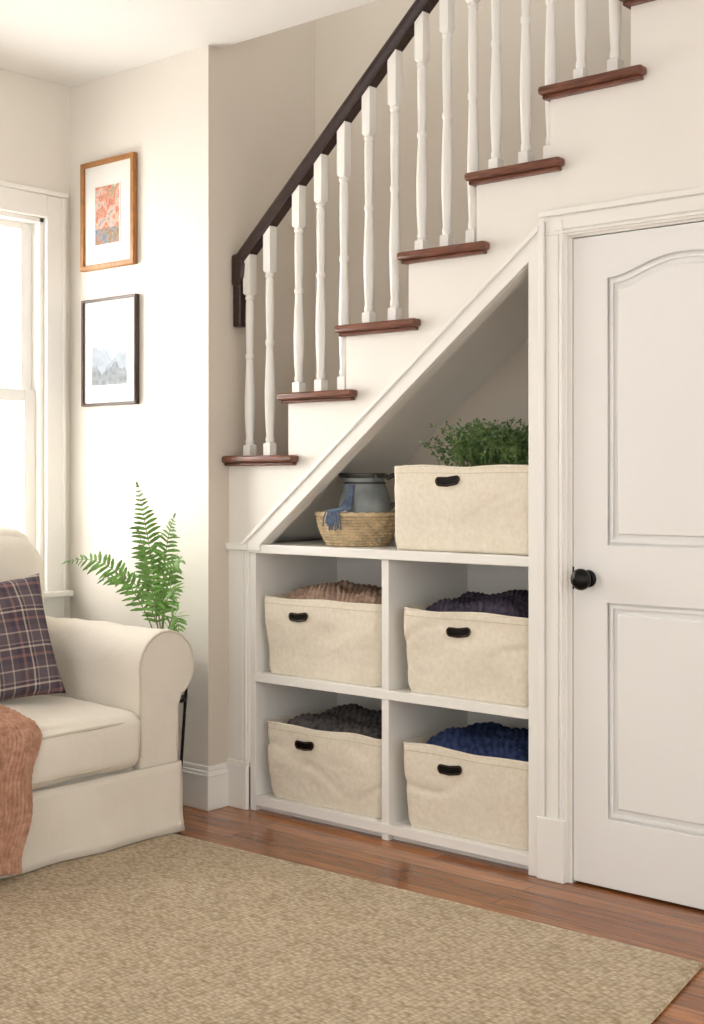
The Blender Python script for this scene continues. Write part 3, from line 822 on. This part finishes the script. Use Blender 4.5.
# throw blanket over the seat
pathx=[(-3.86,.500),(-3.80,.508),(-3.68,.503),(-3.60,.487),(-3.560,.455),(-3.545,.40),(-3.543,.33),(-3.542,.25),(-3.54,.17),(-3.538,.10),(-3.536,.045)]
sp=[]
for i in range(len(pathx)-1):
    for q in range(18):
        t=q/18; sp.append((pathx[i][0]*(1-t)+pathx[i+1][0]*t,pathx[i][1]*(1-t)+pathx[i+1][1]*t))
sp.append(pathx[-1])
V=[];F=[];W=180;n1=len(sp)
for i,(x_,z_) in enumerate(sp):
    t=i/(n1-1)
    yr=2.61-.12*max(0,t-.3)/.7+.010*math.sin(t*19); yl=2.12
    a=sp[max(0,i-1)];b=sp[min(n1-1,i+1)]; tx,tz_=b[0]-a[0],b[1]-a[1]; l=math.hypot(tx,tz_); nx_,nz_=-tz_/l,tx/l
    if nz_<0 and i<40: nx_,nz_=-nx_,-nz_
    for j in range(W+1):
        s=j/W; y_=yl+(yr-yl)*s
        fold=.012*(1+math.sin(s*22+1.5*math.sin(t*4)))*(.35+.65*t)
        c=s*34; row=math.floor(c); lx=c-row
        kn=.0080*(math.sin(math.pi*lx)**.6)*(.45+.55*abs(math.sin(math.pi*(i/6.0+(lx-.5)*.8*(1 if row%2 else -1)))))
        d=fold+kn
        V.append((x_+nx_*d if nx_>0 or nz_>0 else x_-nx_*d,y_,z_+abs(nz_)*d))
for i in range(n1-1):
    for j in range(W):
        a=i*(W+1)+j; F.append((a,a+1,a+W+2,a+W+1))
tb=mobj('knit_throw_blanket',V,F,Y_peach,None,sm=True,fix=False)
so=tb.modifiers.new('sol','SOLIDIFY'); so.thickness=.010; so.offset=0

# ---------------------------------------------------------------- fern on stand
B=Vector((-3.895,3.415,.60))
fe=empty('potted_fern',(B.x,B.y,0))
lathe('pot',[(.055,-.16),(.068,-.15),(.082,0),(.086,0),(.086,.018),(.075,.018),(.073,-.02)],B,M_pot,fe)
lathe('soil',[(.074,-.02),(.074,-.005)],B,M_soil,fe)
legs=[]
for a in (-20,70,160,250):
    c,s=math.cos(math.radians(a)),math.sin(math.radians(a))
    legs.append(([Vector((B.x+c*.098,B.y+s*.098,.50)),Vector((B.x+c*.080,B.y+s*.080,.25)),Vector((B.x+c*.062,B.y+s*.062,0.003))],.006))
tubes('stand_legs',legs,M_black,fe,n=8)
tube('stand_ring',[(B.x+.097*math.cos(2*math.pi*i/32),B.y+.097*math.sin(2*math.pi*i/32),.495) for i in range(32)],.005,M_black,fe,closed=True)
lathe('stand_plate',[(.092,.425),(.092,.437)],(B.x,B.y,0),M_black,fe)
FV=[];FF=[];ST=[]
rnd=random.Random(11)
def pinna(p,d,nrm,l,w):
    d=d.normalized(); s=d.cross(nrm).normalized(); up=s.cross(d)
    o=len(FV); K=6
    for i in range(K+1):
        t=i/K; ww=w*.5*(math.sin(math.pi*min(1,.12+t*.88))**.75 if t<1 else 0.02)
        if i%2 and t<.9: ww*=1.22
        c=p+d*l*t+Vector((0,0,-.22*l*t*t))
        FV.extend([c-s*ww+up*ww*.25,c,c+s*ww+up*ww*.25])
    for i in range(K):
        a=o+i*3
        FF.append((a,a+1,a+4,a+3)); FF.append((a+1,a+2,a+5,a+4))
def frond(T,C,wid):
    P0=B.copy()+Vector((rnd.uniform(-.02,.02),rnd.uniform(-.02,.02),0)); P1=B+Vector(C); P2=B+Vector(T)
    pts=[];K=30
    for i in range(K+1):
        t=i/K; pts.append(P0*(1-t)**2+P1*2*t*(1-t)+P2*t*t)
    ST.append((pts,lambda q:.0026*(1-.75*q)+.0004))
    L=(P2-P0).length; np_=max(13,int(L/.025))
    for i in range(np_):
        q=.24+.76*i/(np_-1)
        idx=q*K; k=min(K-1,int(idx)); p=pts[k].lerp(pts[k+1],idx-k); tg=(pts[k+1]-pts[k]).normalized()
        nrm=Vector((.45,-.65,.6)); sd=tg.cross(nrm).normalized()
        w=wid*(math.sin(math.pi*min(1,(q*.80+.12)))**.7)*(1.0 if q<.75 else (1-(q-.75)/.25*.65))
        for s in (1,-1):
            d=(sd*s+tg*.6+Vector((rnd.gauss(0,.14),rnd.gauss(0,.14),rnd.gauss(0,.12)))).normalized()
            nn_=tg.cross(sd)+Vector((rnd.gauss(0,.25),rnd.gauss(0,.25),rnd.gauss(0,.25)))
            LL=w*rnd.uniform(.85,1.15)
            pinna(p,d,nn_,LL,.0118*(LL/.06)**.5)
    pinna(pts[-1],tg,Vector((.45,-.65,.6)),.03,.009)
fr=[((-.065,-.07,.645),(-.03,-.02,.36),.074),((-.275,-.235,.36),(-.10,-.09,.42),.068),((.095,-.03,.53),(-.01,-.01,.38),.068),
    ((.150,-.04,.37),(.04,-.02,.40),.066),((.170,-.08,.22),(.09,-.04,.38),.060),((.160,-.06,.07),(.13,-.04,.28),.054),((-.17,-.15,.29),(-.05,-.05,.36),.058),
    ((.0,-.12,.47),(-.01,-.04,.28),.058)]
for a,b,c in fr: frond(a,b,c)
mobj('fronds',FV,FF,M_green,fe,fix=False,sm=False)
tubes('frond_stems',ST,M_green2,fe,n=5)

# ---------------------------------------------------------------- light
w=bpy.data.worlds.new('World'); S.world=w; w.use_nodes=True
bgn=w.node_tree.nodes['Background']; bgn.inputs[0].default_value=(1.0,.980,.950,1); bgn.inputs[1].default_value=1.72
def area(name,loc,rot,sx,sy,pw_,col):
    l=bpy.data.lights.new(name,'AREA'); l.shape='RECTANGLE'; l.size=sx; l.size_y=sy; l.energy=pw_; l.color=col
    o=bpy.data.objects.new(name,l); o.location=loc; o.rotation_euler=rot; COL.objects.link(o); return o
area('daylight_window',(XL-.35,2.86,1.75),(0,math.radians(-90),0),1.7,1.1,58,(1,.965,.915))

# ---------------------------------------------------------------- camera
cam=bpy.data.cameras.new('camera'); co=bpy.data.objects.new('camera',cam); COL.objects.link(co)
cam.sensor_fit='AUTO'; cam.sensor_width=36; cam.lens=1335/1024*36
cam.shift_y=-34/1024; cam.clip_start=.05
co.location=(0,0,1.28); co.rotation_euler=(math.radians(90),0,math.radians(40.7))
S.camera=co
